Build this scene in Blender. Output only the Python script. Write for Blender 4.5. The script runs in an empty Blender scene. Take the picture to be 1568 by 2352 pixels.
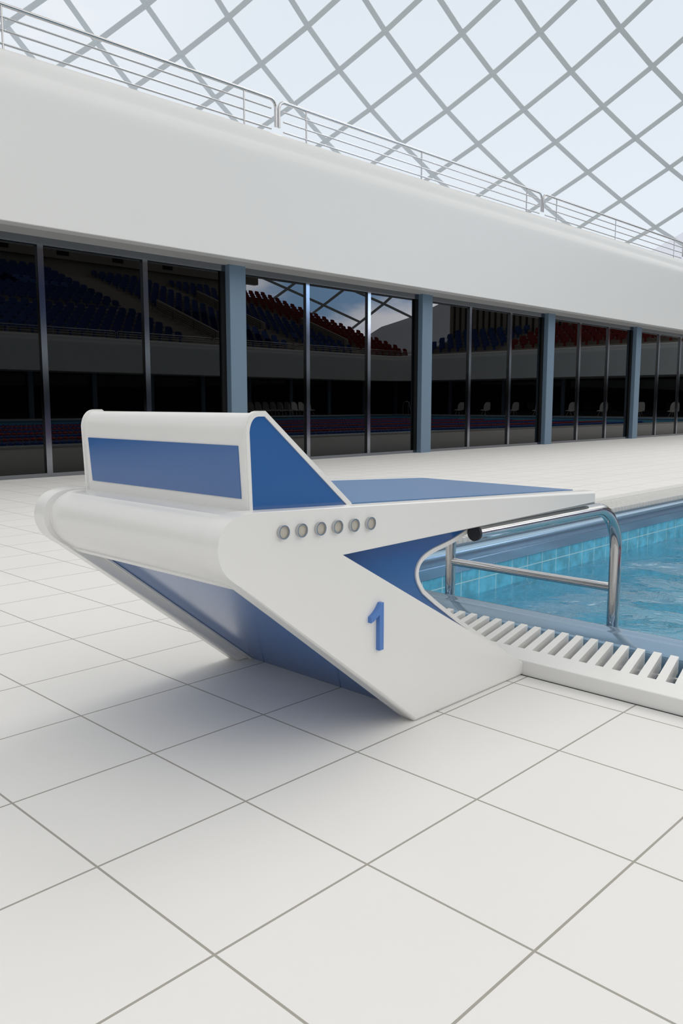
import bpy, bmesh, math, random
from mathutils import Vector, Matrix
random.seed(4)
U = 0.3                      # one floor tile in metres; everything below is laid out in tiles and scaled at the end
PI = math.pi
scene = bpy.context.scene
col = scene.collection

# ------------------------------------------------------------------ materials
def newmat(name):
    m = bpy.data.materials.new(name); m.use_nodes = True
    nt = m.node_tree; nt.nodes.clear()
    out = nt.nodes.new('ShaderNodeOutputMaterial')
    return m, nt, out

def princ(name, color, rough=0.4, metal=0.0, spec=0.5, coat=0.0, coat_rough=0.1, noise=0.0, nscale=8.0, ior=None):
    m, nt, out = newmat(name)
    b = nt.nodes.new('ShaderNodeBsdfPrincipled')
    b.inputs['Base Color'].default_value = (*color, 1)
    b.inputs['Roughness'].default_value = rough
    b.inputs['Metallic'].default_value = metal
    b.inputs['Specular IOR Level'].default_value = spec
    b.inputs['Coat Weight'].default_value = coat
    b.inputs['Coat Roughness'].default_value = coat_rough
    if ior: b.inputs['IOR'].default_value = ior
    if noise > 0:
        tc = nt.nodes.new('ShaderNodeTexCoord')
        n = nt.nodes.new('ShaderNodeTexNoise'); n.inputs['Scale'].default_value = nscale
        nt.links.new(tc.outputs['Object'], n.inputs['Vector'])
        mx = nt.nodes.new('ShaderNodeMix'); mx.data_type = 'RGBA'
        mx.inputs['A'].default_value = (*[c * (1 - noise) for c in color], 1)
        mx.inputs['B'].default_value = (*[min(1, c * (1 + noise)) for c in color], 1)
        nt.links.new(n.outputs['Fac'], mx.inputs['Factor'])
        nt.links.new(mx.outputs['Result'], b.inputs['Base Color'])
    nt.links.new(b.outputs[0], out.inputs[0])
    return m

M = {}
M['white'] = princ('white_gelcoat', (0.81, 0.805, 0.79), 0.26, noise=0.006, nscale=3)
M['white_wall'] = princ('white_wall_paint', (0.80, 0.80, 0.79), 0.38, noise=0.008, nscale=1.2)
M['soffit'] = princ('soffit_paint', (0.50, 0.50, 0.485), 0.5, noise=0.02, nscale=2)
M['blue'] = princ('blue_gelcoat', (0.026, 0.118, 0.35), 0.13, spec=0.95, noise=0.02, nscale=5)
M['mat_blue'] = princ('blue_deck_mat', (0.09, 0.20, 0.40), 0.36, noise=0.02, nscale=20)
M['number_blue'] = princ('number_blue', (0.085, 0.21, 0.54), 0.35)
M['column_blue'] = princ('column_blue_paint', (0.15, 0.225, 0.31), 0.42, noise=0.03, nscale=2)
M['coping'] = princ('coping_blue_enamel', (0.21, 0.34, 0.47), 0.16, metal=0.5, spec=0.8, noise=0.02, nscale=6)
M['chrome'] = princ('chrome', (0.52, 0.52, 0.53), 0.07, metal=1.0, noise=0.01, nscale=30)
M['steel'] = princ('satin_steel', (0.55, 0.56, 0.58), 0.22, metal=1.0)
M['rubber'] = princ('black_rubber', (0.012, 0.014, 0.02), 0.6, noise=0.1, nscale=40)
M['disc'] = princ('putty_disc', (0.50, 0.47, 0.41), 0.45)
M['mullion'] = princ('mullion_metal', (0.25, 0.26, 0.285), 0.12, metal=1.0)
M['darkframe'] = princ('dark_frame', (0.008, 0.009, 0.010), 0.6, spec=0.15)
M['glass'] = princ('dark_window_glass', (0.0004, 0.0004, 0.0005), 0.0, ior=1.5)
M['void'] = princ('dark_interior', (0.004, 0.004, 0.005), 0.8)
M['beam'] = princ('roof_beam_paint', (0.44, 0.475, 0.485), 0.5, noise=0.02, nscale=1)
M['cladding'] = princ('roof_cladding', (0.80, 0.81, 0.85), 0.5)
M['concrete'] = princ('stand_concrete', (0.37, 0.34, 0.29), 0.6, noise=0.06, nscale=1.5)
M['darkwall'] = princ('dark_slot', (0.03, 0.028, 0.025), 0.7)
M['tanwall'] = princ('slotted_wall_paint', (0.30, 0.26, 0.21), 0.6)
M['seat_blue'] = princ('blue_seat_plastic', (0.03, 0.10, 0.36), 0.28)
M['seat_red'] = princ('red_seat_plastic', (0.34, 0.018, 0.014), 0.28)
M['chair_white'] = princ('chair_white_plastic', (0.78, 0.77, 0.74), 0.35)
M['rope_blue'] = princ('rope_blue', (0.02, 0.09, 0.45), 0.35)
M['rope_red'] = princ('rope_red', (0.55, 0.03, 0.03), 0.35)
M['grate'] = princ('grating_white', (0.80, 0.795, 0.775), 0.3, noise=0.01, nscale=8)
M['curb'] = princ('curb_white', (0.79, 0.785, 0.765), 0.3, noise=0.01, nscale=8)
M['grout_dark'] = princ('joint_dark', (0.05, 0.05, 0.05), 0.8)

def mathn(nt, op, a, b=None, clamp=False):
    n = nt.nodes.new('ShaderNodeMath'); n.operation = op; n.use_clamp = clamp
    for i, v in enumerate((a, b)):
        if v is None: continue
        if isinstance(v, (int, float)): n.inputs[i].default_value = v
        else: nt.links.new(v, n.inputs[i])
    return n.outputs[0]

def grid_mask(nt, x, y, px, py, ox, oy, w):
    def line(v, p, o):
        t = mathn(nt, 'SUBTRACT', v, o)
        t = mathn(nt, 'DIVIDE', t, p)
        t = mathn(nt, 'ADD', t, 0.5)
        t = mathn(nt, 'FRACT', t)
        t = mathn(nt, 'SUBTRACT', t, 0.5)
        t = mathn(nt, 'ABSOLUTE', t)
        t = mathn(nt, 'MULTIPLY', t, p)
        return mathn(nt, 'LESS_THAN', t, w * 0.5)
    return mathn(nt, 'MAXIMUM', line(x, px, ox), line(y, py, oy))

def tiles(name, base, grout, period, off, gw, plane, rough, var=0.02, mott=0.0, gscale=3.0):
    m, nt, out = newmat(name)
    tc = nt.nodes.new('ShaderNodeTexCoord')
    vm = nt.nodes.new('ShaderNodeVectorMath'); vm.operation = 'SCALE'; vm.inputs['Scale'].default_value = 1 / U
    nt.links.new(tc.outputs['Object'], vm.inputs[0])
    sp = nt.nodes.new('ShaderNodeSeparateXYZ'); nt.links.new(vm.outputs[0], sp.inputs[0])
    ax = {'XY': (0, 1), 'XZ': (0, 2), 'YZ': (1, 2)}[plane]
    g = grid_mask(nt, sp.outputs[ax[0]], sp.outputs[ax[1]], period, period, off[0], off[1], gw)
    n = nt.nodes.new('ShaderNodeTexNoise'); n.inputs['Scale'].default_value = gscale; n.inputs['Detail'].default_value = 5
    nt.links.new(vm.outputs[0], n.inputs['Vector'])
    k = max(var, mott)
    mx0 = nt.nodes.new('ShaderNodeMix'); mx0.data_type = 'RGBA'
    mx0.inputs['A'].default_value = (*[c * (1 - k) for c in base], 1)
    mx0.inputs['B'].default_value = (*[min(1, c * (1 + k)) for c in base], 1)
    mr = nt.nodes.new('ShaderNodeMapRange'); mr.inputs['From Min'].default_value = 0.35; mr.inputs['From Max'].default_value = 0.65
    nt.links.new(n.outputs['Fac'], mr.inputs['Value'])
    nt.links.new(mr.outputs['Result'], mx0.inputs['Factor'])
    mx = nt.nodes.new('ShaderNodeMix'); mx.data_type = 'RGBA'
    nt.links.new(g, mx.inputs['Factor']); nt.links.new(mx0.outputs['Result'], mx.inputs['A'])
    mx.inputs['B'].default_value = (*grout, 1)
    b = nt.nodes.new('ShaderNodeBsdfPrincipled')
    nt.links.new(mx.outputs['Result'], b.inputs['Base Color'])
    b.inputs['Roughness'].default_value = rough
    b.inputs['Specular IOR Level'].default_value = 0.12 if plane == 'XY' and period == 1.0 else 0.5
    bp = nt.nodes.new('ShaderNodeBump'); bp.inputs['Strength'].default_value = 0.25; bp.inputs['Distance'].default_value = 0.003
    inv = mathn(nt, 'SUBTRACT', 1.0, g)
    nt.links.new(inv, bp.inputs['Height']); nt.links.new(bp.outputs[0], b.inputs['Normal'])
    nt.links.new(b.outputs[0], out.inputs[0])
    return m

M['floor'] = tiles('floor_tiles', (0.775, 0.768, 0.752), (0.36, 0.345, 0.31), 1.0, (0, 0), 0.014, 'XY', 0.6, 0.012, gscale=0.5)
PT = (0.12, 0.50, 0.69); PG = (0.52, 0.76, 0.83)
M['pool_x'] = tiles('pool_tiles_end', PT, PG, 0.5, (0.17, -0.45), 0.018, 'YZ', 0.3, mott=0.22, gscale=5)
M['pool_y'] = tiles('pool_tiles_side', PT, PG, 0.5, (0.17, -0.45), 0.018, 'XZ', 0.3, mott=0.22, gscale=5)
M['pool_z'] = tiles('pool_tiles_bottom', PT, PG, 0.5, (0.17, 0.17), 0.018, 'XY', 0.3, mott=0.22, gscale=5)

def water_mat():
    m, nt, out = newmat('pool_water')
    tc = nt.nodes.new('ShaderNodeTexCoord')
    mp = nt.nodes.new('ShaderNodeMapping'); mp.inputs['Scale'].default_value = (1 / U, 1 / U, 1 / U)
    mp.inputs['Rotation'].default_value = (0, 0, 0.8)
    nt.links.new(tc.outputs['Object'], mp.inputs['Vector'])
    n1 = nt.nodes.new('ShaderNodeTexNoise'); n1.inputs['Scale'].default_value = 0.55; n1.inputs['Detail'].default_value = 0.5; n1.inputs['Distortion'].default_value = 0.7
    n2 = nt.nodes.new('ShaderNodeTexNoise'); n2.inputs['Scale'].default_value = 2.6; n2.inputs['Detail'].default_value = 3.0; n2.inputs['Distortion'].default_value = 1.2
    for n in (n1, n2): nt.links.new(mp.outputs[0], n.inputs['Vector'])
    s = mathn(nt, 'MULTIPLY', n2.outputs['Fac'], 0.10)
    h = mathn(nt, 'ADD', n1.outputs['Fac'], s)
    bp = nt.nodes.new('ShaderNodeBump'); bp.inputs['Strength'].default_value = 1.0; bp.inputs['Distance'].default_value = 0.11
    nt.links.new(h, bp.inputs['Height'])
    b = nt.nodes.new('ShaderNodeBsdfPrincipled')
    b.inputs['Base Color'].default_value = (0.90, 0.99, 1.0, 1)
    b.inputs['Roughness'].default_value = 0.0
    b.inputs['IOR'].default_value = 1.33
    b.inputs['Transmission Weight'].default_value = 1.0
    nt.links.new(bp.outputs[0], b.inputs['Normal'])
    nt.links.new(b.outputs[0], out.inputs[0])
    return m
M['water'] = water_mat()

# ------------------------------------------------------------------ object helpers
def link(name, me, parent=None):
    o = bpy.data.objects.new(name, me); col.objects.link(o)
    if parent is not None: o.parent = parent
    return o

def tag(o, label=None, cat=None, group=None, kind=None):
    if label: o['label'] = label
    if cat: o['category'] = cat
    if group: o['group'] = group
    if kind: o['kind'] = kind
    return o

def empty(name, loc=(0, 0, 0), rz=0.0):
    o = bpy.data.objects.new(name, None); col.objects.link(o)
    o.location = loc; o.rotation_euler = (0, 0, rz); o.empty_display_size = 0.1
    return o

def build(name, bm, mats, parent=None, smooth=True, angle=35, wn=False, recalc=True):
    if recalc: bmesh.ops.recalc_face_normals(bm, faces=bm.faces)
    me = bpy.data.meshes.new(name); bm.to_mesh(me); bm.free()
    if not isinstance(mats, (list, tuple)): mats = [mats]
    for m in mats: me.materials.append(m)
    if smooth:
        for p in me.polygons: p.use_smooth = True
        me.set_sharp_from_angle(angle=math.radians(angle))
    o = link(name, me, parent)
    if wn:
        md = o.modifiers.new('wn', 'WEIGHTED_NORMAL'); md.keep_sharp = True
    return o

def box(bm, x0, x1, y0, y1, z0, z1, mi=0):
    vs = [bm.verts.new(p) for p in ((x0, y0, z0), (x1, y0, z0), (x1, y1, z0), (x0, y1, z0), (x0, y0, z1), (x1, y0, z1), (x1, y1, z1), (x0, y1, z1))]
    for f in ((3, 2, 1, 0), (4, 5, 6, 7), (0, 1, 5, 4), (1, 2, 6, 5), (2, 3, 7, 6), (3, 0, 4, 7)):
        fc = bm.faces.new([vs[i] for i in f]); fc.material_index = mi
    return vs

def prism(bm, pts, y0, y1, bev=0.0, seg=3):
    """polygon in X,Z extruded along Y with rounded rims"""
    a = [bm.verts.new((p[0], y0, p[1])) for p in pts]
    b = [bm.verts.new((p[0], y1, p[1])) for p in pts]
    n = len(pts)
    f0 = bm.faces.new(a); f1 = bm.faces.new(b[::-1])
    for i in range(n):
        bm.faces.new((a[i], b[i], b[(i + 1) % n], a[(i + 1) % n]))
    if bev > 0:
        es = list(f0.edges) + list(f1.edges)
        bmesh.ops.bevel(bm, geom=es, offset=bev, segments=seg, profile=0.5, affect='EDGES', clamp_overlap=True)

def ring(bm, outer, inner, y0, y1):
    """frame between two polygons of equal count, extruded along Y"""
    n = len(outer)
    A = [[bm.verts.new((p[0], y, p[1])) for p in L] for y in (y0, y1) for L in (outer, inner)]
    o0, i0, o1, i1 = A
    for k in range(n):
        j = (k + 1) % n
        bm.faces.new((o0[k], o0[j], i0[j], i0[k]))
        bm.faces.new((o1[j], o1[k], i1[k], i1[j]))
        bm.faces.new((o0[j], o0[k], o1[k], o1[j]))
        bm.faces.new((i0[k], i0[j], i1[j], i1[k]))

def offset_poly(pts, d):
    """inset a closed polygon (orientation independent: positive d = inwards)"""
    n = len(pts)
    area = sum(pts[i][0] * pts[(i + 1) % n][1] - pts[(i + 1) % n][0] * pts[i][1] for i in range(n))
    s = 1 if area > 0 else -1
    res = []
    for i in range(n):
        p0, p1, p2 = pts[i - 1], pts[i], pts[(i + 1) % n]
        e1 = Vector((p1[0] - p0[0], p1[1] - p0[1])).normalized()
        e2 = Vector((p2[0] - p1[0], p2[1] - p1[1])).normalized()
        n1 = Vector((-e1.y, e1.x)) * s; n2 = Vector((-e2.y, e2.x)) * s
        b = (n1 + n2); 
        if b.length < 1e-6: b = n1
        b.normalize()
        k = d / max(0.35, b.dot(n1))
        res.append((p1[0] + b.x * k, p1[1] + b.y * k))
    return res

def bez(p0, p1, p2, p3, n):
    r = []
    for i in range(n + 1):
        t = i / n; s = 1 - t
        r.append(tuple(s**3 * a + 3 * s * s * t * b + 3 * s * t * t * c + t**3 * d for a, b, c, d in zip(p0, p1, p2, p3)))
    return r

def catmull(pts, n=4):
    out = []
    P = [pts[0]] + list(pts) + [pts[-1]]
    for i in range(1, len(P) - 2):
        p0, p1, p2, p3 = P[i - 1], P[i], P[i + 1], P[i + 2]
        for k in range(n):
            t = k / n
            out.append(tuple(0.5 * ((2 * b) + (-a + c) * t + (2 * a - 5 * b + 4 * c - d) * t * t + (-a + 3 * b - 3 * c + d) * t**3) for a, b, c, d in zip(p0, p1, p2, p3)))
    out.append(tuple(pts[-1]))
    return out

def tube(bm, pts, r, seg=12, cap=True):
    pts = [Vector(p) for p in pts]
    n = len(pts); rings = []
    t0 = (pts[1] - pts[0]).normalized()
    up = Vector((0, 0, 1)) if abs(t0.z) < 0.9 else Vector((1, 0, 0))
    nrm = t0.cross(up).normalized()
    for i, p in enumerate(pts):
        if i == 0: t = t0
        elif i == n - 1: t = (pts[-1] - pts[-2]).normalized()
        else: t = ((pts[i] - pts[i - 1]).normalized() + (pts[i + 1] - pts[i]).normalized()).normalized()
        nrm = (nrm - t * nrm.dot(t)).normalized()
        bn = t.cross(nrm)
        rings.append([bm.verts.new(p + (nrm * math.cos(2 * PI * k / seg) + bn * math.sin(2 * PI * k / seg)) * r) for k in range(seg)])
    for i in range(n - 1):
        for k in range(seg):
            j = (k + 1) % seg
            bm.faces.new((rings[i][k], rings[i][j], rings[i + 1][j], rings[i + 1][k]))
    if cap:
        bm.faces.new(rings[0][::-1]); bm.faces.new(rings[-1])

def copy_tree(o, parent=None):
    c = o.copy(); col.objects.link(c)
    if parent is not None: c.parent = parent
    for ch in [x for x in bpy.data.objects if x.parent == o]:
        copy_tree(ch, c)
    return c

# ------------------------------------------------------------------ the starting block
YN0, YN1 = 2.055, 2.215          # near side plate
YF0, YF1 = 4.19, 4.35            # far side plate
def topz(x): return 1.757 - (x - 1.1) * 0.0447
tail = catmull([(1.16, 1.755), (1.06, 1.750), (0.975, 1.728), (0.910, 1.680), (0.876, 1.615), (0.868, 1.545), (0.885, 1.470), (0.925, 1.405), (0.985, 1.352), (1.06, 1.300)], 3)
plate = list(tail) + [(2.715, 0.0), (4.255, 0.0), (4.278, 0.03), (4.272, 0.095), (4.245, 0.125), (4.165, 0.152),
         (1.80, 1.428), (5.492, 1.428), (5.492, 1.562)]
block = tag(empty('starting_block', (0, 0, 0)), 'white and blue competition starting block with the number 1, at the corner of the pool', 'starting block')
for y0, y1 in ((YN0, YN1), (YF0, YF1)):
    bm = bmesh.new(); prism(bm, plate, y0, y1, 0.028, 4)
    build('side_plate', bm, M['white'], block, angle=50, wn=True)

# inner blue body with the C-shaped front
ccurve = catmull([(4.30, 1.44), (3.70, 1.375), (3.371, 1.290), (3.101, 1.240), (2.992, 1.204), (2.936, 1.160), (2.916, 1.106), (2.934, 1.040), (2.995, 0.955)], 3)
cfront = ccurve + [(3.151, 0.841), (3.451, 0.641), (3.773, 0.445), (4.013, 0.305), (4.193, 0.186), (4.235, 0.10), (4.235, 0.0)]
cf_in = []
for i, p in enumerate(cfront):
    a = cfront[max(0, i - 1)]; b = cfront[min(len(cfront) - 1, i + 1)]
    t = Vector((b[0] - a[0], b[1] - a[1])).normalized()
    nn = Vector((t.y, -t.x))          # towards -x side of the curve when it runs downwards
    if nn.x > 0 and i > 8: nn = -nn
    if i <= 8 and nn.y < 0: nn = -nn
    cf_in.append((p[0] + nn.x * 0.034, p[1] + nn.y * 0.034))
body = [(2.87, 0.0), (1.02, 1.46), (1.2, 1.60), (4.30, 1.50)] + cf_in[1:]
bm = bmesh.new(); prism(bm, [(2.87, 0.0), (1.10, 1.40), (1.22, 1.55), (4.4, 1.50)] + cf_in, 2.217, 4.188)
build('blue_core', bm, M['blue'], block, smooth=False)
bm = bmesh.new(); prism(bm, cfront + cf_in[::-1], 2.203, 4.2)
o = build('front_edging', bm, M['white'], block, angle=40); o['label'] = 'white rim round the curved front of the core'

# white deck slab between the plates, with the blue mat on it
deck = [(1.2, topz(1.2) - 0.012), (1.2, 1.52), (3.2, 1.46), (5.43, 1.43), (5.43, topz(5.43) - 0.006)]
bm = bmesh.new(); prism(bm, deck, 2.21, 4.195, 0.006, 2); build('deck_slab', bm, M['white'], block, angle=40)
bm = bmesh.new(); z0 = -0.004
prism(bm, [(1.9, topz(1.9) - 0.015), (5.405, topz(5.405) - 0.01), (5.405, topz(5.405) + 0.002), (1.9, topz(1.9) + 0.002)], 2.26, 4.15)
o = build('deck_mat', bm, M['mat_blue'], block, smooth=False); o['label'] = 'flat light blue mat on the platform'

# rounded tail shell
sh_out = offset_poly(list(tail), 0.0)
shell = [(1.24, 1.742)] + [(p[0] + 0.052 * (1 if p[1] < 1.74 else 0.6), p[1] - 0.012) for p in tail[2:-1]] + [(1.09, 1.290), (1.135, 1.256), (1.285, 1.254), (1.45, 1.40), (1.45, 1.70)]
bm = bmesh.new(); prism(bm, shell, 2.205, 4.195)
build('tail_shell', bm, M['white'], block, angle=30)
# slim edging beside the far plate under the tail
bm = bmesh.new()
ln = lambda z, d: (2.87 - d - z / 0.79, z)
prism(bm, [ln(0, 0), ln(1.26, 0), ln(1.26, 0.035), ln(0, 0.035)], 4.150, 4.192, 0.006, 2)
prism(bm, [(p[0], p[1]) for p in catmull([(1.215, 1.742), (1.10, 1.728), (1.0, 1.69), (0.942, 1.63), (0.915, 1.56), (0.925, 1.49), (0.965, 1.42), (1.04, 1.345), (1.13, 1.262)], 3)] +
      [(p[0], p[1]) for p in catmull([(1.16, 1.275), (1.06, 1.36), (0.99, 1.43), (0.955, 1.5), (0.945, 1.56), (0.97, 1.62), (1.02, 1.67), (1.11, 1.705), (1.215, 1.72)], 3)], 4.165, 4.195)
build('edging_strip', bm, M['white'], block, angle=40)

# wedge (back support) on the tail
wo = [(1.222, 1.71), (1.200, 2.235)] + bez((1.200, 2.235), (1.206, 2.305), (1.243, 2.358), (1.302, 2.362), 7)[1:] + [(1.372, 2.362), (2.150, 1.722), (2.172, 1.69)]
wi = offset_poly(wo, 0.034)
wi[0] = (wi[0][0], 1.70); wi[-1] = (wi[-1][0] - 0.03, 1.70); wi[-2] = (2.098, 1.712)
wedge = build('wedge_rest', (lambda b: (prism(b, offset_poly(wo, 0.013), 2.225, 4.165), b)[1])(bmesh.new()), M['white'], block, angle=25)
for y0, y1, yp in ((2.196, 2.238, 2.204), (4.152, 4.194, 4.186)):
    bm = bmesh.new(); ring(bm, wo, wi, y0, y1)
    bmesh.ops.bevel(bm, geom=[e for e in bm.edges if abs(e.verts[0].co.y - e.verts[1].co.y) < 1e-5 and all(any(abs(v.co.x - q[0]) < 1e-4 and abs(v.co.z - q[1]) < 1e-4 for q in wo) for v in e.verts)], offset=0.008, segments=2, affect='EDGES')
    build('rim', bm, M['white'], wedge, angle=40)
    bm = bmesh.new(); prism(bm, offset_poly(wi, -0.002), yp, yp + 0.01 if yp < 3 else yp - 0.01)
    o = build('side_panel', bm, M['blue'], wedge, smooth=False); o['label'] = 'blue side panel of the wedge'
bm = bmesh.new()
xb = lambda z: 1.235 - (z - 1.71) * 0.0419 - 0.006
a = [(xb(1.817), 2.277, 1.817), (xb(2.148), 2.285, 2.148), (xb(2.148), 4.105, 2.148), (xb(1.817), 4.085, 1.817)]
va = [bm.verts.new(p) for p in a]; vb = [bm.verts.new((p[0] + 0.02, p[1], p[2])) for p in a]
bm.faces.new(va); bm.faces.new(vb[::-1])
for i in range(4): bm.faces.new((va[i], vb[i], vb[(i + 1) % 4], va[(i + 1) % 4]))
o = build('back_panel', bm, M['blue'], wedge, smooth=False); o['label'] = 'long blue rectangle on the back of the wedge'

# six round buttons
for x, z in ((1.366, 1.616), (1.521, 1.611), (1.688, 1.604), (1.846, 1.599), (2.008, 1.593), (2.173, 1.588)):
    bm = bmesh.new(); N = 28; r = 0.0445
    prism(bm, [(x + 0.038 * math.cos(2 * PI * k / N), z + 0.038 * math.sin(2 * PI * k / N)) for k in range(N)], 2.042, 2.056)
    b = build('button', bm, M['disc'], block, angle=40); b['label'] = 'small round beige disc in a steel ring'
    bm = bmesh.new()
    ring(bm, [(x + r * math.cos(2 * PI * k / N), z + r * math.sin(2 * PI * k / N)) for k in range(N)],
         [(x + (r - 0.007) * math.cos(2 * PI * k / N), z + (r - 0.007) * math.sin(2 * PI * k / N)) for k in range(N)], 2.03, 2.056)
    build('button_ring', bm, M['steel'], b, angle=40)

# raised figure 1
one = [(2.268, 1.012), (2.298, 1.012), (2.298, 0.667), (2.254, 0.667), (2.254, 0.932)] + \
      bez((2.254, 0.932), (2.225, 0.910), (2.200, 0.895), (2.166, 0.883), 4)[1:] + [(2.166, 0.924)] + bez((2.166, 0.924), (2.215, 0.945), (2.243, 0.975), (2.268, 1.012), 5)[1:-1]
bm = bmesh.new(); prism(bm, one, 2.020, 2.057, 0.002, 1)
o = build('figure_one', bm, M['number_blue'], block, angle=40); o['label'] = 'raised blue number 1'

# grab rail under the platform
rail = tag(empty('grab_rail', (6.14, 3.2, 0)), 'chrome hand rail looping from under the starting block down to the pool edge', 'rail')
RX = 6.14; RZ = 1.352
def loc(p): return (p[0] - 6.14, p[1] - 3.2, p[2])
for y in (2.135, 4.27):
    R = 0.47
    pts = [(3.56, y, RZ), (4.6, y, RZ), (RX - R, y, RZ)] + [(RX - R + R * math.sin(a), y, RZ - R + R * math.cos(a)) for a in [PI / 2 * k / 14 for k in range(1, 15)]]
    pts += [(RX, y, 0.4), (RX, y, -0.28)] + [(RX - 0.1 + 0.1 * math.cos(a), y, -0.28 - 0.1 * math.sin(a)) for a in [PI / 2 * k / 5 for k in range(1, 6)]] + [(5.94, y, -0.38)]
    bm = bmesh.new(); tube(bm, [loc(p) for p in pts], 0.0625, 24)
    t = build('rail_tube', bm, M['chrome'], rail, angle=60)
    bm = bmesh.new(); tube(bm, [loc((3.545, y, RZ)), loc((3.575, y, RZ))], 0.0640, 24)
    o = build('end_cap', bm, M['rubber'], t, angle=40); o['label'] = 'black plug in the pipe end'
bm = bmesh.new(); tube(bm, [loc((RX, 2.14, 0.475)), loc((RX, 4.26, 0.475))], 0.048, 20)
build('crossbar', bm, M['chrome'], rail, angle=60)

# ------------------------------------------------------------------ pool
PX0, PX1, PY1, PY0 = 4.235, 136.5, 7.63, -66.0
def loop(bm, d, z):
    return [bm.verts.new(p) for p in ((PX0 + d, PY0 + d, z), (PX1 - d, PY0 + d, z), (PX1 - d, PY1 - d, z), (PX0 + d, PY1 - d, z))]
def loft(bm, prof, close=True):
    L = [loop(bm, d, z) for d, z in prof]
    n = len(L)
    for i in range(n if close else n - 1):
        a, b = L[i], L[(i + 1) % n]
        for k in range(4):
            j = (k + 1) % 4
            bm.faces.new((a[k], a[j], b[j], b[k]))
pool = tag(empty('swimming_pool', (0, 0, 0)), 'long blue tiled swimming pool with white overflow gutter and blue coping', 'pool')
bm = bmesh.new()
loft(bm, [(0.0, -0.2), (0.0, 0.128), (0.006, 0.134), (0.325, 0.134), (0.325, -0.2)])
build('curb', bm, M['curb'], pool, angle=20)
bm = bmesh.new()
loft(bm, [(0.325, -0.26), (0.325, -0.2), (1.25, -0.2), (1.25, 0.02), (1.262, 0.048), (1.29, 0.066), (1.42, 0.108), (1.445, 0.118), (1.47, 0.118), (1.50, 0.122), (1.52, 0.128), (1.55, 0.137), (1.60, 0.138), (1.65, 0.128), (1.685, 0.10), (1.705, 0.06), (1.705, -0.095), (1.74, -0.10), (1.74, -0.26)])
build('coping', bm, M['coping'], pool, angle=28)
# gutter grating: white slats, slightly raked, over the channel
bm = bmesh.new()
def slat_end(y):      # on the block end
    x0, x1 = PX0 + 0.32, PX0 + 1.085
    sk = 0.19; w = 0.079
    vs = []
    for z in (-0.02, 0.1325):
        for (xx, yy) in ((x0, y), (x1, y + sk), (x1, y + sk - w * 0.95), (x0, y - w)):
            vs.append(bm.verts.new((xx, yy, z)))
    for f in ((3, 2, 1, 0), (4, 5, 6, 7), (0, 1, 5, 4), (1, 2, 6, 5), (2, 3, 7, 6), (3, 0, 4, 7)): bm.faces.new([vs[i] for i in f])
y = 2.397 + 0.1568 * 31
while y > PY0 + 1.2:
    if y < PY1 - 1.1: slat_end(y)
    y -= 0.1568
x = PX0 + 1.15
while x < PX1 - 1.1:
    w = 0.079
    box(bm, x, x + w, PY1 - 1.085, PY1 - 0.32, -0.02, 0.105)
    x += 0.1568
x = PX0 + 1.15
while x < PX1 - 1.1:
    box(bm, x, x + 0.2, PY0 + 0.32, PY0 + 1.085, -0.02, 0.105); x += 0.42
y = PY0 + 1.15
while y < PY1 - 1.1:
    box(bm, PX1 - 1.085, PX1 - 0.32, y, y + 0.2, -0.02, 0.105); y += 0.42
# bearer bars under the slats
for d in (0.5, 0.9):
    box(bm, PX0 + d, PX0 + d + 0.04, PY0 + 1, PY1 - 1, -0.06, -0.02)
    box(bm, PX0 + 1, PX1 - 1, PY1 - d - 0.04, PY1 - d, -0.06, -0.02)
build('gutter_grating', bm, M['grate'], pool, smooth=False)
# basin
bm = bmesh.new()
d = 1.72; ZB = -4.6
def quad(bm, ps, mi=0):
    f = bm.faces.new([bm.verts.new(p) for p in ps]); f.material_index = mi
a, b, c, e = PX0 + d, PX1 - d, PY0 + d, PY1 - d
ZT = -0.11
quad(bm, ((a, e, ZT), (b, e, ZT), (b, e, ZB), (a, e, ZB)), 1)
quad(bm, ((a, c, ZT), (b, c, ZT), (b, c, ZB), (a, c, ZB)), 1)
quad(bm, ((a, c, ZT), (a, e, ZT), (a, e, ZB), (a, c, ZB)), 0)
quad(bm, ((b, c, ZT), (b, e, ZT), (b, e, ZB), (b, c, ZB)), 0)
quad(bm, ((a, c, ZB), (b, c, ZB), (b, e, ZB), (a, e, ZB)), 2)
build('tiled_basin', bm, [M['pool_x'], M['pool_y'], M['pool_z']], pool, smooth=False, recalc=False)
bm = bmesh.new(); quad(bm, ((a, c, -0.70), (b, c, -0.70), (b, e, -0.70), (a, e, -0.70)))
w = build('pool_water', bm, M['water'], None, smooth=False, recalc=False)
tag(w, 'rippled clear blue water filling the pool', 'water', kind='stuff')

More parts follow.
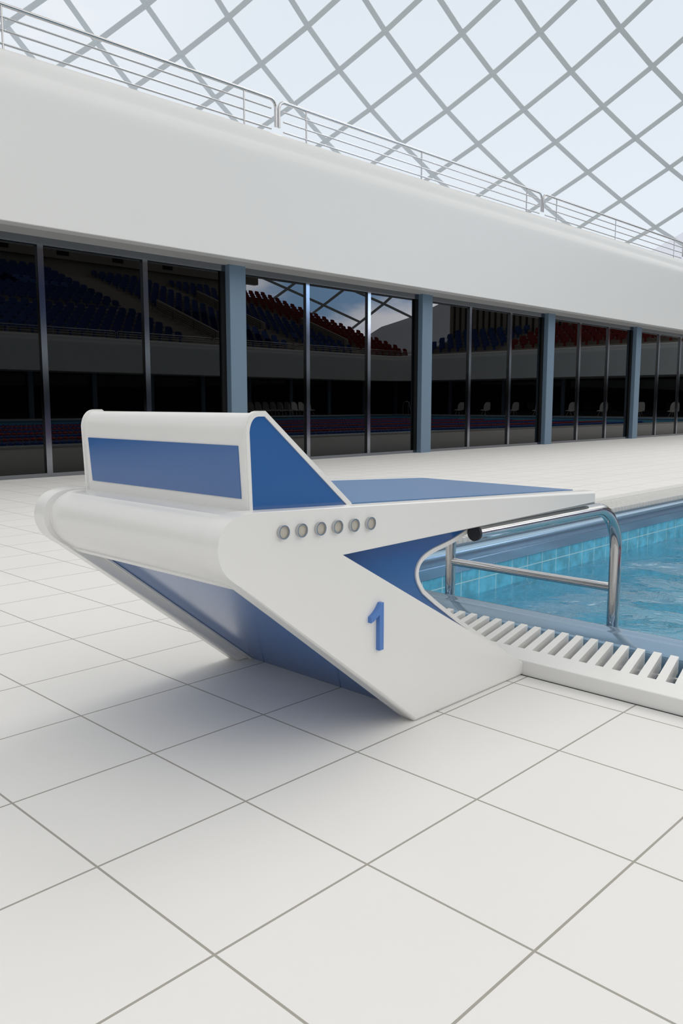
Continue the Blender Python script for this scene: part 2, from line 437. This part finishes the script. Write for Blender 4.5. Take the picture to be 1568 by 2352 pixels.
# lane ropes
def rope(mat, name):
    bm = bmesh.new(); n = 6
    x = 0.0
    L = (PX1 - PX0) - 2 * 1.8
    while x < L:
        rs = [(0.0, 0.05), (0.14, 0.17), (0.38, 0.17), (0.52, 0.05)]
        rg = [[bm.verts.new((x + dx, r * math.cos(2 * PI * k / n), r * math.sin(2 * PI * k / n))) for k in range(n)] for dx, r in rs]
        for i in range(3):
            for k in range(n): bm.faces.new((rg[i][k], rg[i][(k + 1) % n], rg[i + 1][(k + 1) % n], rg[i + 1][k]))
        bm.faces.new(rg[0][::-1]); bm.faces.new(rg[-1])
        x += 0.60
    me_o = build(name, bm, mat, None, angle=40)
    return me_o
ropes = {'b': rope(M['rope_blue'], 'lane_rope'), 'r': rope(M['rope_red'], 'lane_rope')}
first = {'b': True, 'r': True}
for i in range(10):
    k = 'r' if i % 2 == 0 else 'b'
    if first[k]: o = ropes[k]; first[k] = False
    else: o = ropes[k].copy(); col.objects.link(o)
    o.location = (PX0 + 1.8, -4.6 - 6.4 * i, -0.60)
    cn = 'blue' if k == 'b' else 'red'
    lab = '%s floating lane rope across the pool, mirrored in the dark glass' % cn
    tag(o, lab, 'lane rope', '%s lane ropes' % cn)

# ------------------------------------------------------------------ floor
bm = bmesh.new()
FX0, FX1, FY0, FY1 = -72.0, 200.0, -132.0, 40.0
O = [(FX0, FY0), (FX1, FY0), (FX1, FY1), (FX0, FY1)]
I = [(PX0, PY0), (PX1, PY0), (PX1, PY1), (PX0, PY1)]
vo = [bm.verts.new((p[0], p[1], 0)) for p in O]; vi = [bm.verts.new((p[0], p[1], 0)) for p in I]
for k in range(4):
    j = (k + 1) % 4; bm.faces.new((vo[k], vo[j], vi[j], vi[k]))
tag(build('floor', bm, M['floor'], None, smooth=False, recalc=False), kind='structure')
# dark joint where the curb meets the tiles
bm = bmesh.new()
box(bm, PX0 - 0.012, PX0 + 0.01, PY0, PY1, -0.03, 0.004)
tag(build('trim_1', bm, M['grout_dark'], None, smooth=False), kind='structure')

# ------------------------------------------------------------------ galleries (fascias), glass walls
YG = 24.13
def fprof(z0, zt):
    """distance outwards from the fascia plane, height"""
    h = zt - z0
    p = [(0.0, z0), (-0.02, z0 + 0.02), (-0.06, z0 + h * 0.45), (-0.10, z0 + h * 0.72)]
    p += catmull([(-0.105, zt - 1.15), (-0.095, zt - 0.95), (-0.045, zt - 0.74), (0.01, zt - 0.60), (0.035, zt - 0.45), (0.065, zt - 0.26), (0.14, zt - 0.10), (0.27, zt - 0.02), (0.42, zt)], 4)
    p += [(1.2, zt), (1.2, zt - 0.3), (0.5, zt - 0.9), (0.5, z0 + 0.3), (0.5, z0)]
    return p
def extr(bm, prof, fn0, fn1):
    a = [bm.verts.new(fn0(*p)) for p in prof]; b = [bm.verts.new(fn1(*p)) for p in prof]
    n = len(prof)
    for i in range(n): bm.faces.new((a[i], a[(i + 1) % n], b[(i + 1) % n], b[i]))
    bm.faces.new(a[::-1]); bm.faces.new(b)
FN, FO, FE, FW = 22.55, -72.0, 142.0, -60.0
R_ = 3.0
bm = bmesh.new(); extr(bm, fprof(7.68, 12.56), lambda d, z: (FW - d, FN + d, z), lambda d, z: (FE + d + 0.0, FN + d, z))
tag(build('wall_left', bm, M['white_wall'], None, angle=35), kind='structure')
def corner_path(d):
    """opposite fascia, rounded corner, end fascia"""
    pts = [(FW - d, FO - d)]
    for k in range(0, 9):
        a = PI / 2 * k / 8
        pts.append((FE - R_ + (R_ + d) * math.sin(a), FO + R_ - (R_ + d) * math.cos(a)))
    pts.append((FE + d, FN + d))
    return pts
bm = bmesh.new()
prof = fprof(7.50, 13.02)
cols_ = [[bm.verts.new((p[0], p[1], z)) for p in corner_path(d)] for d, z in prof]
for i in range(len(prof)):
    A, B = cols_[i], cols_[(i + 1) % len(prof)]
    for k in range(len(A) - 1): bm.faces.new((A[k], A[k + 1], B[k + 1], B[k]))
tag(build('wall_right', bm, M['white_wall'], None, angle=35), kind='structure')
bm = bmesh.new(); extr(bm, fprof(7.50, 13.02), lambda d, z: (FW - d, FO - d, z), lambda d, z: (FW - d, FN + d, z))
tag(build('wall_back', bm, M['white_wall'], None, angle=35), kind='structure')
# soffits and gallery floors
bm = bmesh.new()
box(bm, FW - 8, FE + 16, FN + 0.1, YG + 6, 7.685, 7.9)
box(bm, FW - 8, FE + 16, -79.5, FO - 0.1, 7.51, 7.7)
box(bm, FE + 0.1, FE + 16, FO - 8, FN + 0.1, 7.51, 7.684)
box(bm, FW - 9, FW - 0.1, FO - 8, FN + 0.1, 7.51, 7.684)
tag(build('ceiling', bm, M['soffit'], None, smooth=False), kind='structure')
bm = bmesh.new()
box(bm, FW - 8, 200, FN + 0.5, 70, 12.3, 12.5)
tag(build('trim_2', bm, M['white_wall'], None, smooth=False), kind='structure')

# glazing on the left: columns, mullions, panes
CX = [18.73 + 11.83 * k for k in range(-1, 9)]
def colm():
    bm = bmesh.new(); box(bm, -0.40, 0.40, 0, 0.30, 0, 7.685)
    bmesh.ops.bevel(bm, geom=[e for e in bm.edges if abs(e.verts[0].co.z - e.verts[1].co.z) > 1], offset=0.012, segments=2, affect='EDGES')
    return bm
clabels = {0: 'blue column of the glass wall, just outside the left edge', 1: 'blue column behind the starting block, leftmost of the four in view', 2: 'blue column with the red and blue seats mirrored just left of it, second of the four in view',
           3: 'blue column above the right end of the platform, third of the four in view', 4: 'thinnest blue column by the right edge, fourth of the four in view'}
c0 = None
for i, cx in enumerate(CX[:7]):
    if c0 is None: c = c0 = build('column', colm(), M['column_blue'], None, angle=50)
    else: c = c0.copy(); col.objects.link(c)
    c.location = (cx, 23.85, 0)
    tag(c, clabels.get(i, 'blue column of the glass wall beyond the right edge, number %s onward' % ('five' if i == 5 else 'six')), 'column', 'blue columns along the glass wall')
n = 1
mull = []
for i, cx in enumerate(CX[:-1]):
    xs = [cx + 0.2, cx + 3.98, cx + 7.86, CX[i + 1] - 0.2]
    for k in range(3):
        bm = bmesh.new(); box(bm, xs[k], xs[k + 1], YG + 0.06, YG + 0.12, 0.0, 7.685)
        tag(build('window_%d' % n, bm, M['glass'], None, smooth=False), kind='structure'); n += 1
    bm = bmesh.new()
    for x in xs[1:3]: box(bm, x - 0.1, x + 0.1, YG - 0.03, YG + 0.08, 0.0, 7.685)
    box(bm, cx + 0.3, CX[i + 1] - 0.3, YG - 0.028, YG + 0.08, 0.0, 0.13)
    box(bm, cx + 0.3, CX[i + 1] - 0.3, YG - 0.028, YG + 0.08, 7.44, 7.685)
    tag(build('trim_%d' % (i + 3), bm, M['mullion'], None, smooth=False), kind='structure')
    bm = bmesh.new(); box(bm, cx - 0.62, cx + 0.62, YG - 0.02, YG + 0.2, 0.0, 7.685)
    tag(build('trim_%d' % (i + 23), bm, M['darkframe'], None, smooth=False), kind='structure')
bm = bmesh.new(); box(bm, FW - 5, CX[0] - 0.3, YG + 0.06, YG + 0.12, 0, 7.685); box(bm, CX[-1], FE + 16, YG + 0.06, YG + 0.12, 0, 7.685)
tag(build('window_%d' % n, bm, M['glass'], None, smooth=False), kind='structure'); n += 1
# the other three sides, seen only in reflections
bm = bmesh.new(); box(bm, FW - 6, FE + 14, -80.2, -80.0, 0, 7.6)
tag(build('window_%d' % n, bm, M['glass'], None, smooth=False), kind='structure'); n += 1
bm = bmesh.new(); box(bm, FE + 13.8, FE + 14.0, -80, YG, 0, 7.6)
tag(build('window_%d' % n, bm, M['glass'], None, smooth=False), kind='structure'); n += 1
bm = bmesh.new(); box(bm, FW - 6.2, FW - 6.0, -80, YG, 0, 7.6)
tag(build('window_%d' % n, bm, M['glass'], None, smooth=False), kind='structure'); n += 1
for k in range(9):
    c = c0.copy(); col.objects.link(c); c.location = (60 + 11.4 * k, -79.6, 0)
    tag(c, 'blue column of the opposite glass wall, faint in the reflection', 'column', 'columns of the opposite glass wall')
for k in range(6):
    c = c0.copy(); col.objects.link(c); c.location = (154.9, -66 + 14.5 * k, 0); c.rotation_euler = (0, 0, PI / 2)
    tag(c, 'blue column of the glass wall at the far pool end, faint in the reflection', 'column', 'columns of the far end glass wall')

# ------------------------------------------------------------------ gallery rails
def rail_section(x0, x1, y, z0, z1, axis=0, name='gallery_railing'):
    L = x1 - x0
    root = empty(name, (x0, y, z0) if axis == 0 else (y, x0, z0), 0 if axis == 0 else PI / 2)
    H = z1 - z0
    r = 0.062; R = 0.28
    top = [(0.07, 0, 0.14)] + [(0.07, 0, H * 0.5)] + [(0.07 + R - R * math.cos(a), 0, H - R + R * math.sin(a)) for a in [PI / 2 * k / 5 for k in range(0, 6)]]
    top += [(L - q[0], 0, q[2]) for q in top[::-1]]
    bm = bmesh.new(); tube(bm, top, r, 10); build('top_rail', bm, M['chrome'], root, angle=60)
    for zz in (0.0, H * 0.34, H * 0.67):
        bm = bmesh.new(); tube(bm, [(0.30, 0, zz + 0.02), (L - 0.30, 0, zz + 0.02)], 0.034, 8); build('mid_rail', bm, M['chrome'], root, angle=60)
    k = 1.5
    for k in (1.5, 8.7, 17.6):
        if k < L - 0.6:
            bm = bmesh.new(); tube(bm, [(k, 0, -0.12), (k, 0, H - 0.02)], 0.034, 8); build('post', bm, M['chrome'], root, angle=60)
    return root
names = {0: 'chrome gallery railing, the section cut by the left edge', 1: 'middle chrome gallery railing, the full section between two gaps', 2: 'chrome gallery railing, the section running out at the right edge'}
for i in range(-1, 4):
    x0 = 19.90 + 19.22 * (i - 1)
    r_ = rail_section(x0, x0 + 19.20, 22.78, 12.63, 13.72)
    lab = names.get(i, 'chrome gallery railing section left of the view' if i < 0 else 'chrome gallery railing section right of the view')
    tag(r_, lab, 'railing', 'chrome railings on the gallery edge')
for i in range(5):
    x0 = 52.0 + 19.8 * i
    r_ = rail_section(x0, x0 + 19.6, -72.4, 13.06, 14.2)
    tag(r_, 'railing on the front edge of the opposite stand, mirrored in the glass', 'railing', 'railings of the opposite stand')

# ------------------------------------------------------------------ stands
def zrow(k): return 13.22 + 1.03 * k
def yrow(k): return -73.5 - 2.98 * k      # front of row k
NR = 18
stand = tag(empty('grandstand', (0, 0, 0)), 'stepped concrete stand opposite, full of blue and red seats, mirrored in the dark glass', 'grandstand')
bm = bmesh.new()
X0, X1 = FW, 151.5
for k in range(NR):
    box(bm, X0, X1, yrow(k) - 2.98 if k < NR - 1 else yrow(k) - 4, yrow(k), 7.72, zrow(k) if k else 13.15)
box(bm, X0, X1 - 10, -73.6, -73.25, 12.2, 13.0)
build('stepped_tiers', bm, M['concrete'], stand, smooth=False)
bm = bmesh.new()
yb = yrow(NR) - 0.5
box(bm, X0, 144.0, yb - 0.6, yb, 12, 52)
build('back_wall', bm, M['concrete'], stand, smooth=False)
bm = bmesh.new(); box(bm, X0, 148.0, yb, yb + 1.6, 34.4, 50)
ch = build('upper_band', bm, M['tanwall'], stand, smooth=False)
for k in range(5):
    x = 62.2 + 13.8 * k
    bm = bmesh.new(); box(bm, x, x + 2.9, yb + 1.58, yb + 1.66, 35.15, 36.5)
    build('vent_opening', bm, M['void'], ch, smooth=False)
# aisle stairs (half steps) and sloping parapets with handrails
for xa in (88.9, 114.0):
    bm = bmesh.new()
    for k in range(NR - 1):
        box(bm, xa, xa + 3.2, yrow(k + 1) - 0.02, yrow(k + 1) + 1.4, zrow(k) - 0.2, zrow(k) + 0.52)
    build('aisle_steps', bm, M['concrete'], stand, smooth=False)
for xa, k0, k1 in ((96.2, 1, 8), (117.4, 5, 13), (134.0, 2, 7)):
    bm = bmesh.new()
    ya, yc = yrow(k0), yrow(k1)
    za, zc = zrow(k0), zrow(k1)
    vs = [bm.verts.new(p) for p in ((xa, ya, za - 1), (xa, yc, zc - 1), (xa, yc, zc + 2.1), (xa, ya, za + 1.4), (xa + .5, ya, za - 1), (xa + .5, yc, zc - 1), (xa + .5, yc, zc + 2.1), (xa + .5, ya, za + 1.4))]
    for f in ((0, 1, 2, 3), (7, 6, 5, 4), (0, 3, 7, 4), (1, 5, 6, 2), (3, 2, 6, 7), (0, 4, 5, 1)): bm.faces.new([vs[i] for i in f])
    build('parapet', bm, M['concrete'], stand, smooth=False)
    bm = bmesh.new()
    for dz in (0.35, 0.75, 1.15, 1.55): tube(bm, [(xa - 1.0, ya, za + dz), (xa - 1.0, yc, zc + dz + 0.3)], 0.05, 6)
    for q in (0, 0.33, 0.66, 1.0):
        tube(bm, [(xa - 1.0, ya + (yc - ya) * q, za + (zc - za) * q), (xa - 1.0, ya + (yc - ya) * q, za + (zc - za) * q + 1.55)], 0.05, 6)
    build('handrail', bm, M['darkframe'], stand, angle=60)

estand = tag(empty('grandstand', (0, 0, 0)), 'stepped stand in front of a slotted wall at the far end, mirrored in the glass', 'grandstand')
bm = bmesh.new(); NE = 5
for k in range(NE):
    box(bm, 143.5 + 2.98 * k, 143.5 + 2.98 * (k + 1) + (1.0 if k == NE - 1 else 0), -67.5, 21.5, 7.7, zrow(k) + (0.15 if k == 0 else 0))
build('stepped_tiers', bm, M['concrete'], estand, smooth=False)
XB = 158.9
bm = bmesh.new()
box(bm, XB + 0.5, XB + 1.0, -69.5, 24, 12, 33)
yy = -69.5
while yy < -34:
    box(bm, XB, XB + 0.52, yy, yy + 0.92, 12, 33); yy += 1.62
box(bm, XB, XB + 0.52, -33.9, 24, 12, 33)
build('slotted_wall', bm, M['tanwall'], estand, smooth=False)
bm = bmesh.new(); box(bm, XB + 0.30, XB + 0.49, -69.3, -34, 12.5, 32.5)
build('slot_backing', bm, M['darkwall'], estand, smooth=False)

# spectator seats
def shell_mesh(name, w, prof, mat, sides=0.22, nx=8, thick=0.06, topround=0.5, front=0.9):
    bm = bmesh.new()
    P = catmull(prof, 4); n = len(P)
    rows = []
    for i, (y, z) in enumerate(P):
        v = i / (n - 1)
        hw = w
        if v > topround: 
            q = (v - topround) / (1 - topround); hw = w * math.sqrt(max(0.0, 1 - (q * 0.93) ** 2.6))
        if v < 0.15: hw = w * (front + (1 - front) * v / 0.15)
        row = []
        for k in range(nx + 1):
            u = -1 + 2 * k / nx
            lift = sides * abs(u) ** 2.4
            if v < 0.45: row.append(bm.verts.new((u * hw, y, z + lift * min(1, v / 0.2))))
            else: row.append(bm.verts.new((u * hw, y - lift * (1.0 if v < 0.8 else (1 - v) / 0.2), z)))
        rows.append(row)
    for i in range(n - 1):
        for k in range(nx): bm.faces.new((rows[i][k], rows[i][k + 1], rows[i + 1][k + 1], rows[i + 1][k]))
    return bm

def seat_proto(mat, name='stadium_seat'):
    bm = shell_mesh('s', 0.78, [(-0.05, 0.98), (0.45, 0.9), (1.0, 0.9), (1.32, 1.1), (1.42, 1.5), (1.5, 1.95), (1.52, 2.12)], mat, nx=6, topround=0.55)
    bmesh.ops.solidify(bm, geom=bm.faces[:], thickness=0.07)
    box(bm, -0.15, 0.15, 0.5, 0.9, 0.0, 0.9)
    return build(name, bm, mat, None, angle=50)
sb = seat_proto(M['seat_blue']); sr = seat_proto(M['seat_red'])
use = {'b': [sb, True], 'r': [sr, True]}
places = []     # (x, y, z, rot, colour, where)
for k in range(NR):
    z = zrow(k) if k else 13.15
    yv = yrow(k) - 1.0
    x = 46.0
    while x < 151.0:
        c = None
        if x < 51.2: c = 'r' if k < 3 else 'b'
        elif x < 88.2 - (0.0): c = 'b'
        elif 98.2 < x < 113.2: c = 'b'
        elif 118.8 < x < 132.0: c = 'b'
        elif x > 135.4: c = 'r'
        if k in (5, 6) and x < 96: c = None if k == 6 else c
        if c: places.append((x, yv, z, PI, c, 'o'))
        x += 2.12
for k in range(NE):
    z = zrow(k) + (0.15 if k == 0 else 0)
    y = -66.3
    while y < 20:
        c = None
        if y < -46.3 + 1.6 * 0: c = 'b'
        elif -43.6 < y < -22.5: c = 'r'
        elif y > -20.5 and y < -3: c = 'r'
        elif y > 1: c = 'b'
        if c: places.append((143.5 + 2.98 * k + 1.0, y, z, -PI / 2, c, 'e'))
        y += 2.3
def virt(p): return math.hypot(p[0] + 2, (2 * YG - p[1]) + 1.7)
def inview(p):
    a = math.atan2(p[0] + 2.0, (2 * YG - p[1]) + 1.7); return 0.39 < a < 1.21
vis = [p for p in places if inview(p)]
vis.sort(key=virt)
ind = vis[:300]; rest = vis[300:]
txt = {'b': 'blue', 'r': 'red'}
for p in ind:
    proto, fresh = use[p[4]]
    if fresh: o = proto; use[p[4]][1] = False
    else: o = proto.copy(); col.objects.link(o)
    o.location = (p[0], p[1], p[2]); o.rotation_euler = (0, 0, p[3])
    # the shell faces -y of its own frame: opposite stand seats look to +y, end seats to -x
    where = 'opposite stand' if p[5] == 'o' else 'far end stand'
    tag(o, '%s plastic seat in the front rows of the %s, mirrored in the glass' % (txt[p[4]], where), 'seat', '%s seats of the %s' % (txt[p[4]], where))
for cc, proto in (('b', sb), ('r', sr)):
    bm = bmesh.new()
    for p in rest:
        if p[4] != cc: continue
        n0 = len(bm.verts)
        bm.from_mesh(proto.data)
        bm.verts.ensure_lookup_table()
        mt = Matrix.Translation((p[0], p[1], p[2])) @ Matrix.Rotation(p[3], 4, 'Z')
        for v in bm.verts[n0:]: v.co = mt @ v.co
    o = build('stadium_seats', bm, M['seat_blue' if cc == 'b' else 'seat_red'], None, angle=50, recalc=False)
    tag(o, 'the many more distant %s seats high in the stands, mirrored in the glass' % txt[cc], 'seats', kind='stuff')

# white side chairs
def chair():
    root = empty('side_chair')
    bm = shell_mesh('c', 0.80, [(-0.75, 1.10), (-0.3, 1.03), (0.35, 1.02), (0.72, 1.2), (0.85, 1.75), (0.95, 2.35), (1.0, 2.76)], None, nx=10, sides=0.25, topround=0.6)
    bmesh.ops.solidify(bm, geom=bm.faces[:], thickness=0.05)
    build('seat_shell', bm, M['chair_white'], root, angle=60)
    for sx in (-1, 1):
        for y0, y1 in ((-0.35, -0.72), (0.35, 0.75)):
            bm = bmesh.new(); tube(bm, [(sx * 0.25, y0, 1.03), (sx * 0.62, y1, 0.0)], 0.03, 8); build('leg', bm, M['steel'], root, angle=60)
    return root
ch0 = chair()
cy = [-48.9, -42.2, -36.1, -29.6, -25.7, -20.2, -16.2, -10.5, -11.9]
def y_at_px(px):
    return px
spots = []
for k in range(10): spots.append((97.05 + 1.87 * k, -70.4, PI, 'o', k))
ys = [-52.99, -46.47, -39.75, -34.46, -27.33, -21.03, -14.08, -7.98]
for k, yv in enumerate(ys): spots.append((140.4, yv, -PI / 2, 'e', k))
for i, (x, yv, rz, w_, k) in enumerate(spots):
    c = ch0 if i == 0 else copy_tree(ch0)
    c.location = (x, yv, 0); c.rotation_euler = (0, 0, rz)
    if w_ == 'o': tag(c, 'white shell chair in the tight row of ten, mirrored left of the second column', 'chair', 'row of white chairs on the opposite deck')
    else:
        nm = ['first', 'second', 'third', 'fourth', 'fifth', 'sixth', 'seventh', 'eighth'][k]
        tag(c, 'single white shell chair on wire legs at the far pool end, %s from the left' % nm, 'chair', 'spaced white chairs at the far pool end')

# pool ladder on the far side, seen in the glass
ld = tag(empty('pool_ladder', (137.5, -64.0, 0)), 'chrome pool ladder hoops mirrored left of the second column', 'ladder')
for dx in (-0.9, 0.9):
    bm = bmesh.new()
    pts = [(dx, -1.1, 0.0), (dx, -1.1, 2.2)] + [(dx, -0.2 - 0.9 * math.cos(a), 2.2 + 0.75 * math.sin(a)) for a in [PI * k / 10 for k in range(1, 10)]] + [(dx, 0.7, 2.2), (dx, 1.5, -0.5)]
    tube(bm, pts, 0.07, 8); build('hoop', bm, M['chrome'], ld, angle=60)

# ------------------------------------------------------------------ dome
RP = (3.991485, -7.278114, 53.608111, 3.001322, 0.102404, 25.0, -1.215707, 0.031499, 0.523084, 0.088741, -0.006380)
CAM = Vector((-2.01972851, -1.72313721, 2.40615540))
SD = 2.4
def ring_rz(w):
    if w >= 0:
        r = RP[2] + RP[3] * w + RP[4] * w * w
        z = RP[5] + RP[6] * w + RP[7] * w * w + RP[10] * w**3
        if w > 6: z += (w - 6) * 0.35
    else:
        r = RP[2] + 3.0 * w; z = RP[5] - 1.2157 * w - 0.028 * w * w
    return r, z
def az(t):
    if -7 <= t <= 13: return RP[8] + RP[9] * t
    if t <= 18: return RP[8] + RP[9] * 13 + (t - 13) * 0.0828
    rem = 2 * PI - RP[9] * 20 - 5 * 0.0828
    return RP[8] + RP[9] * 13 + 5 * 0.0828 + (t - 18) * rem / 45
def dome(w, t=None, a=None):
    r, z = ring_rz(w)
    if a is None: a = az(t)
    P = Vector((RP[0] + r * math.sin(a), RP[1] + r * math.cos(a), z))
    return CAM + (P - CAM) * SD
def clad_w(a):
    a = (a + PI) % (2 * PI) - PI
    pts = [(0.90, 11.0), (1.065, 6.79), (1.0865, 6.22), (1.20, 4.4), (1.45, 3.2), (1.75, 4.6), (1.982, 7.73), (2.016, 8.21), (2.055, 8.75), (2.108, 9.28), (2.2, 11)]
    if a <= pts[0][0] or a >= pts[-1][0]: return 99
    for (a0, w0), (a1, w1) in zip(pts, pts[1:]):
        if a0 <= a <= a1: return w0 + (w1 - w0) * (a - a0) / (a1 - a0)
WMIN, WMAX = -10, 11
bm = bmesh.new()
def beam(bm, P, Q, n, bw, bd):
    t = (Q - P).normalized(); s = t.cross(n).normalized(); n = s.cross(t).normalized()
    vs = [bm.verts.new(p + s * a * bw / 2 + n * b * bd / 2) for p in (P, Q) for a, b in ((-1, -1), (1, -1), (1, 1), (-1, 1))]
    for f in ((0, 1, 2, 3), (7, 6, 5, 4), (0, 4, 5, 1), (1, 5, 6, 2), (2, 6, 7, 3), (3, 7, 4, 0)): bm.faces.new([vs[i] for i in f])
for w in range(WMIN, WMAX):
    for j in range(70):
        # node at ring w: t = j + (w%2)/2  (u = t + w/2, v = t - w/2 are whole)
        t0 = -7 + j + (w % 2) / 2
        for dt in (-0.5, 0.5):
            t1 = t0 + dt
            P = dome(w, t0 if t0 <= 63 else t0 - 70); Q = dome(w + 1, (t1 if t1 >= -7 else t1 + 70) if t1 <= 63 else t1 - 70)
            mid = (P + Q) / 2
            am = math.atan2(mid.x - CAM.x - SD * (RP[0] - CAM.x), mid.y - CAM.y - SD * (RP[1] - CAM.y))
            if w + 0.5 > clad_w(am) + 0.1: continue
            ctr = CAM + (Vector((RP[0], RP[1], -40)) - CAM) * SD
            n = (mid - ctr).normalized()
            beam(bm, P, Q, n, 0.76, 0.16)
# inner compression ring and edge ring
for w in (WMIN, WMAX):
    for j in range(70):
        P = dome(w, -7 + j); Q = dome(w, -7 + (j + 1) % 70)
        beam(bm, P, Q, Vector((0, 0, 1)), 0.9, 0.9)
lat = build('roof_lattice', bm, M['beam'], None, smooth=False)
tag(lat, 'grey diamond lattice of steel beams forming the domed roof under the open sky', 'roof')
# solid cladding of the dome at the far end
bm = bmesh.new(); prev = None
NA = 46
for i in range(NA + 1):
    a = 0.93 + (2.19 - 0.93) * i / NA
    wb = clad_w(a); w1 = 12.0
    colv = []
    for k in range(9):
        w = wb + (w1 - wb) * k / 8
        P = dome(w, a=a); colv.append(bm.verts.new(P))
    if prev:
        for k in range(8): bm.faces.new((prev[k], prev[k + 1], colv[k + 1], colv[k]))
    prev = colv
bmesh.ops.solidify(bm, geom=bm.faces[:], thickness=0.6)
tag(build('wall_gable', bm, M['cladding'], None, angle=30), kind='structure')

# ------------------------------------------------------------------ sky
world = bpy.data.worlds.new('sky'); scene.world = world; world.use_nodes = True
nt = world.node_tree; nt.nodes.clear()
out = nt.nodes.new('ShaderNodeOutputWorld'); bg = nt.nodes.new('ShaderNodeBackground')
tc = nt.nodes.new('ShaderNodeTexCoord')
sp = nt.nodes.new('ShaderNodeSeparateXYZ'); nt.links.new(tc.outputs['Generated'], sp.inputs[0])
def sstep(v, lo, hi):
    mr = nt.nodes.new('ShaderNodeMapRange'); mr.interpolation_type = 'SMOOTHSTEP'
    mr.inputs['From Min'].default_value = lo; mr.inputs['From Max'].default_value = hi
    nt.links.new(v, mr.inputs['Value']); return mr.outputs['Result']
def mixc(f, A, B):
    mx = nt.nodes.new('ShaderNodeMix'); mx.data_type = 'RGBA'; mx.clamp_factor = True
    if hasattr(f, 'node'): nt.links.new(f, mx.inputs['Factor'])
    else: mx.inputs['Factor'].default_value = f
    for v, s in ((A, 'A'), (B, 'B')):
        if hasattr(v, 'node'): nt.links.new(v, mx.inputs[s])
        else: mx.inputs[s].default_value = (*v, 1)
    return mx.outputs['Result']
n1 = nt.nodes.new('ShaderNodeTexNoise'); n1.inputs['Scale'].default_value = 5.0; n1.inputs['Detail'].default_value = 7; n1.inputs['Roughness'].default_value = 0.5
mp = nt.nodes.new('ShaderNodeMapping'); mp.inputs['Scale'].default_value = (1, 1, 2.4); mp.inputs['Location'].default_value = (0.4, 0.2, 0.1)
nt.links.new(tc.outputs['Generated'], mp.inputs['Vector']); nt.links.new(mp.outputs[0], n1.inputs['Vector'])
cl = sstep(n1.outputs['Fac'], 0.38, 0.53)
north_lo = mixc(sstep(sp.outputs[2], 0.0, 0.45), (0.80, 0.865, 0.935), (0.735, 0.795, 0.865))
west = sstep(sp.outputs[0], 0.62, 0.30)          # paler, cloudier towards the left of the view
north = mixc(mathn(nt, 'MULTIPLY', mathn(nt, 'MULTIPLY', west, sstep(n1.outputs['Fac'], 0.36, 0.6)), 0.9), north_lo, (0.92, 0.93, 0.96))
south = mixc(cl, (1.6, 2.7, 4.3), (6.3, 6.4, 6.9))
sm = mathn(nt, 'MULTIPLY', mathn(nt, 'MULTIPLY', sstep(sp.outputs[1], -0.35, -0.55), sstep(sp.outputs[0], 0.45, 0.6)), sstep(sp.outputs[2], 0.24, 0.175))
c1 = mixc(sm, north, south)
zen = sstep(sp.outputs[2], 0.43, 0.60)
c15 = mixc(zen, c1, (0.95, 0.945, 0.935))
bk = mathn(nt, 'MULTIPLY', mathn(nt, 'MULTIPLY', sstep(sp.outputs[1], 0.15, -0.3), sstep(sp.outputs[2], 0.24, 0.34)), sstep(sp.outputs[2], 0.85, 0.6))   # brighter, warmer sky behind the viewer
bk = mathn(nt, 'MULTIPLY', bk, sstep(sp.outputs[0], -0.55, 0.15))
c17 = mixc(bk, c15, (1.95, 1.89, 1.79))
wst = mathn(nt, 'MULTIPLY', sstep(sp.outputs[0], -0.15, -0.5), sstep(sp.outputs[2], 0.95, 0.7))     # duller sky behind the tail of the block
c2 = mixc(mathn(nt, 'MULTIPLY', wst, 0.35), c17, (0.80, 0.80, 0.80))
gl = nt.nodes.new('ShaderNodeVectorMath'); gl.operation = 'DOT_PRODUCT'
nt.links.new(tc.outputs['Generated'], gl.inputs[0])
gd = Vector((0.63, 0.22, 0.745)).normalized(); gl.inputs[1].default_value = gd
glow = sstep(gl.outputs['Value'], math.cos(math.radians(15.5)), math.cos(math.radians(9)))     # veiled sun behind thin cloud, high on the right
c3 = mixc(glow, c2, (5.8, 5.6, 5.3))
nt.links.new(c3, bg.inputs['Color']); bg.inputs['Strength'].default_value = 1.0
nt.links.new(bg.outputs[0], out.inputs[0])

# ------------------------------------------------------------------ camera
f, yaw, pitch, roll = 1892.7488842839302, 0.8036038184987726, 0.13052396708859926, 0.0005279098802612077
fw = Vector((math.sin(yaw) * math.cos(pitch), math.cos(yaw) * math.cos(pitch), -math.sin(pitch)))
rt = Vector((math.cos(yaw), -math.sin(yaw), 0)); up = rt.cross(fw)
rt2 = rt * math.cos(roll) + up * math.sin(roll); up2 = -rt * math.sin(roll) + up * math.cos(roll)
cd = bpy.data.cameras.new('camera'); cam = bpy.data.objects.new('camera', cd); col.objects.link(cam)
cam.matrix_world = Matrix(((rt2.x, up2.x, -fw.x, CAM.x), (rt2.y, up2.y, -fw.y, CAM.y), (rt2.z, up2.z, -fw.z, CAM.z), (0, 0, 0, 1)))
cd.sensor_fit = 'VERTICAL'; cd.sensor_height = 36.0; cd.sensor_width = 24.0; cd.lens = 36.0 * f / 2352.0
cd.clip_start = 0.05; cd.clip_end = 2000
scene.camera = cam

# ------------------------------------------------------------------ tiles -> metres
for me in {o.data for o in bpy.data.objects if o.type == 'MESH'}:
    me.transform(Matrix.Scale(U, 4))
for o in bpy.data.objects:
    o.location = o.location * U

vs = scene.view_settings
vs.view_transform = 'Standard'; vs.look = 'None'; vs.exposure = 0.04; vs.gamma = 1.0; vs.use_curve_mapping = False
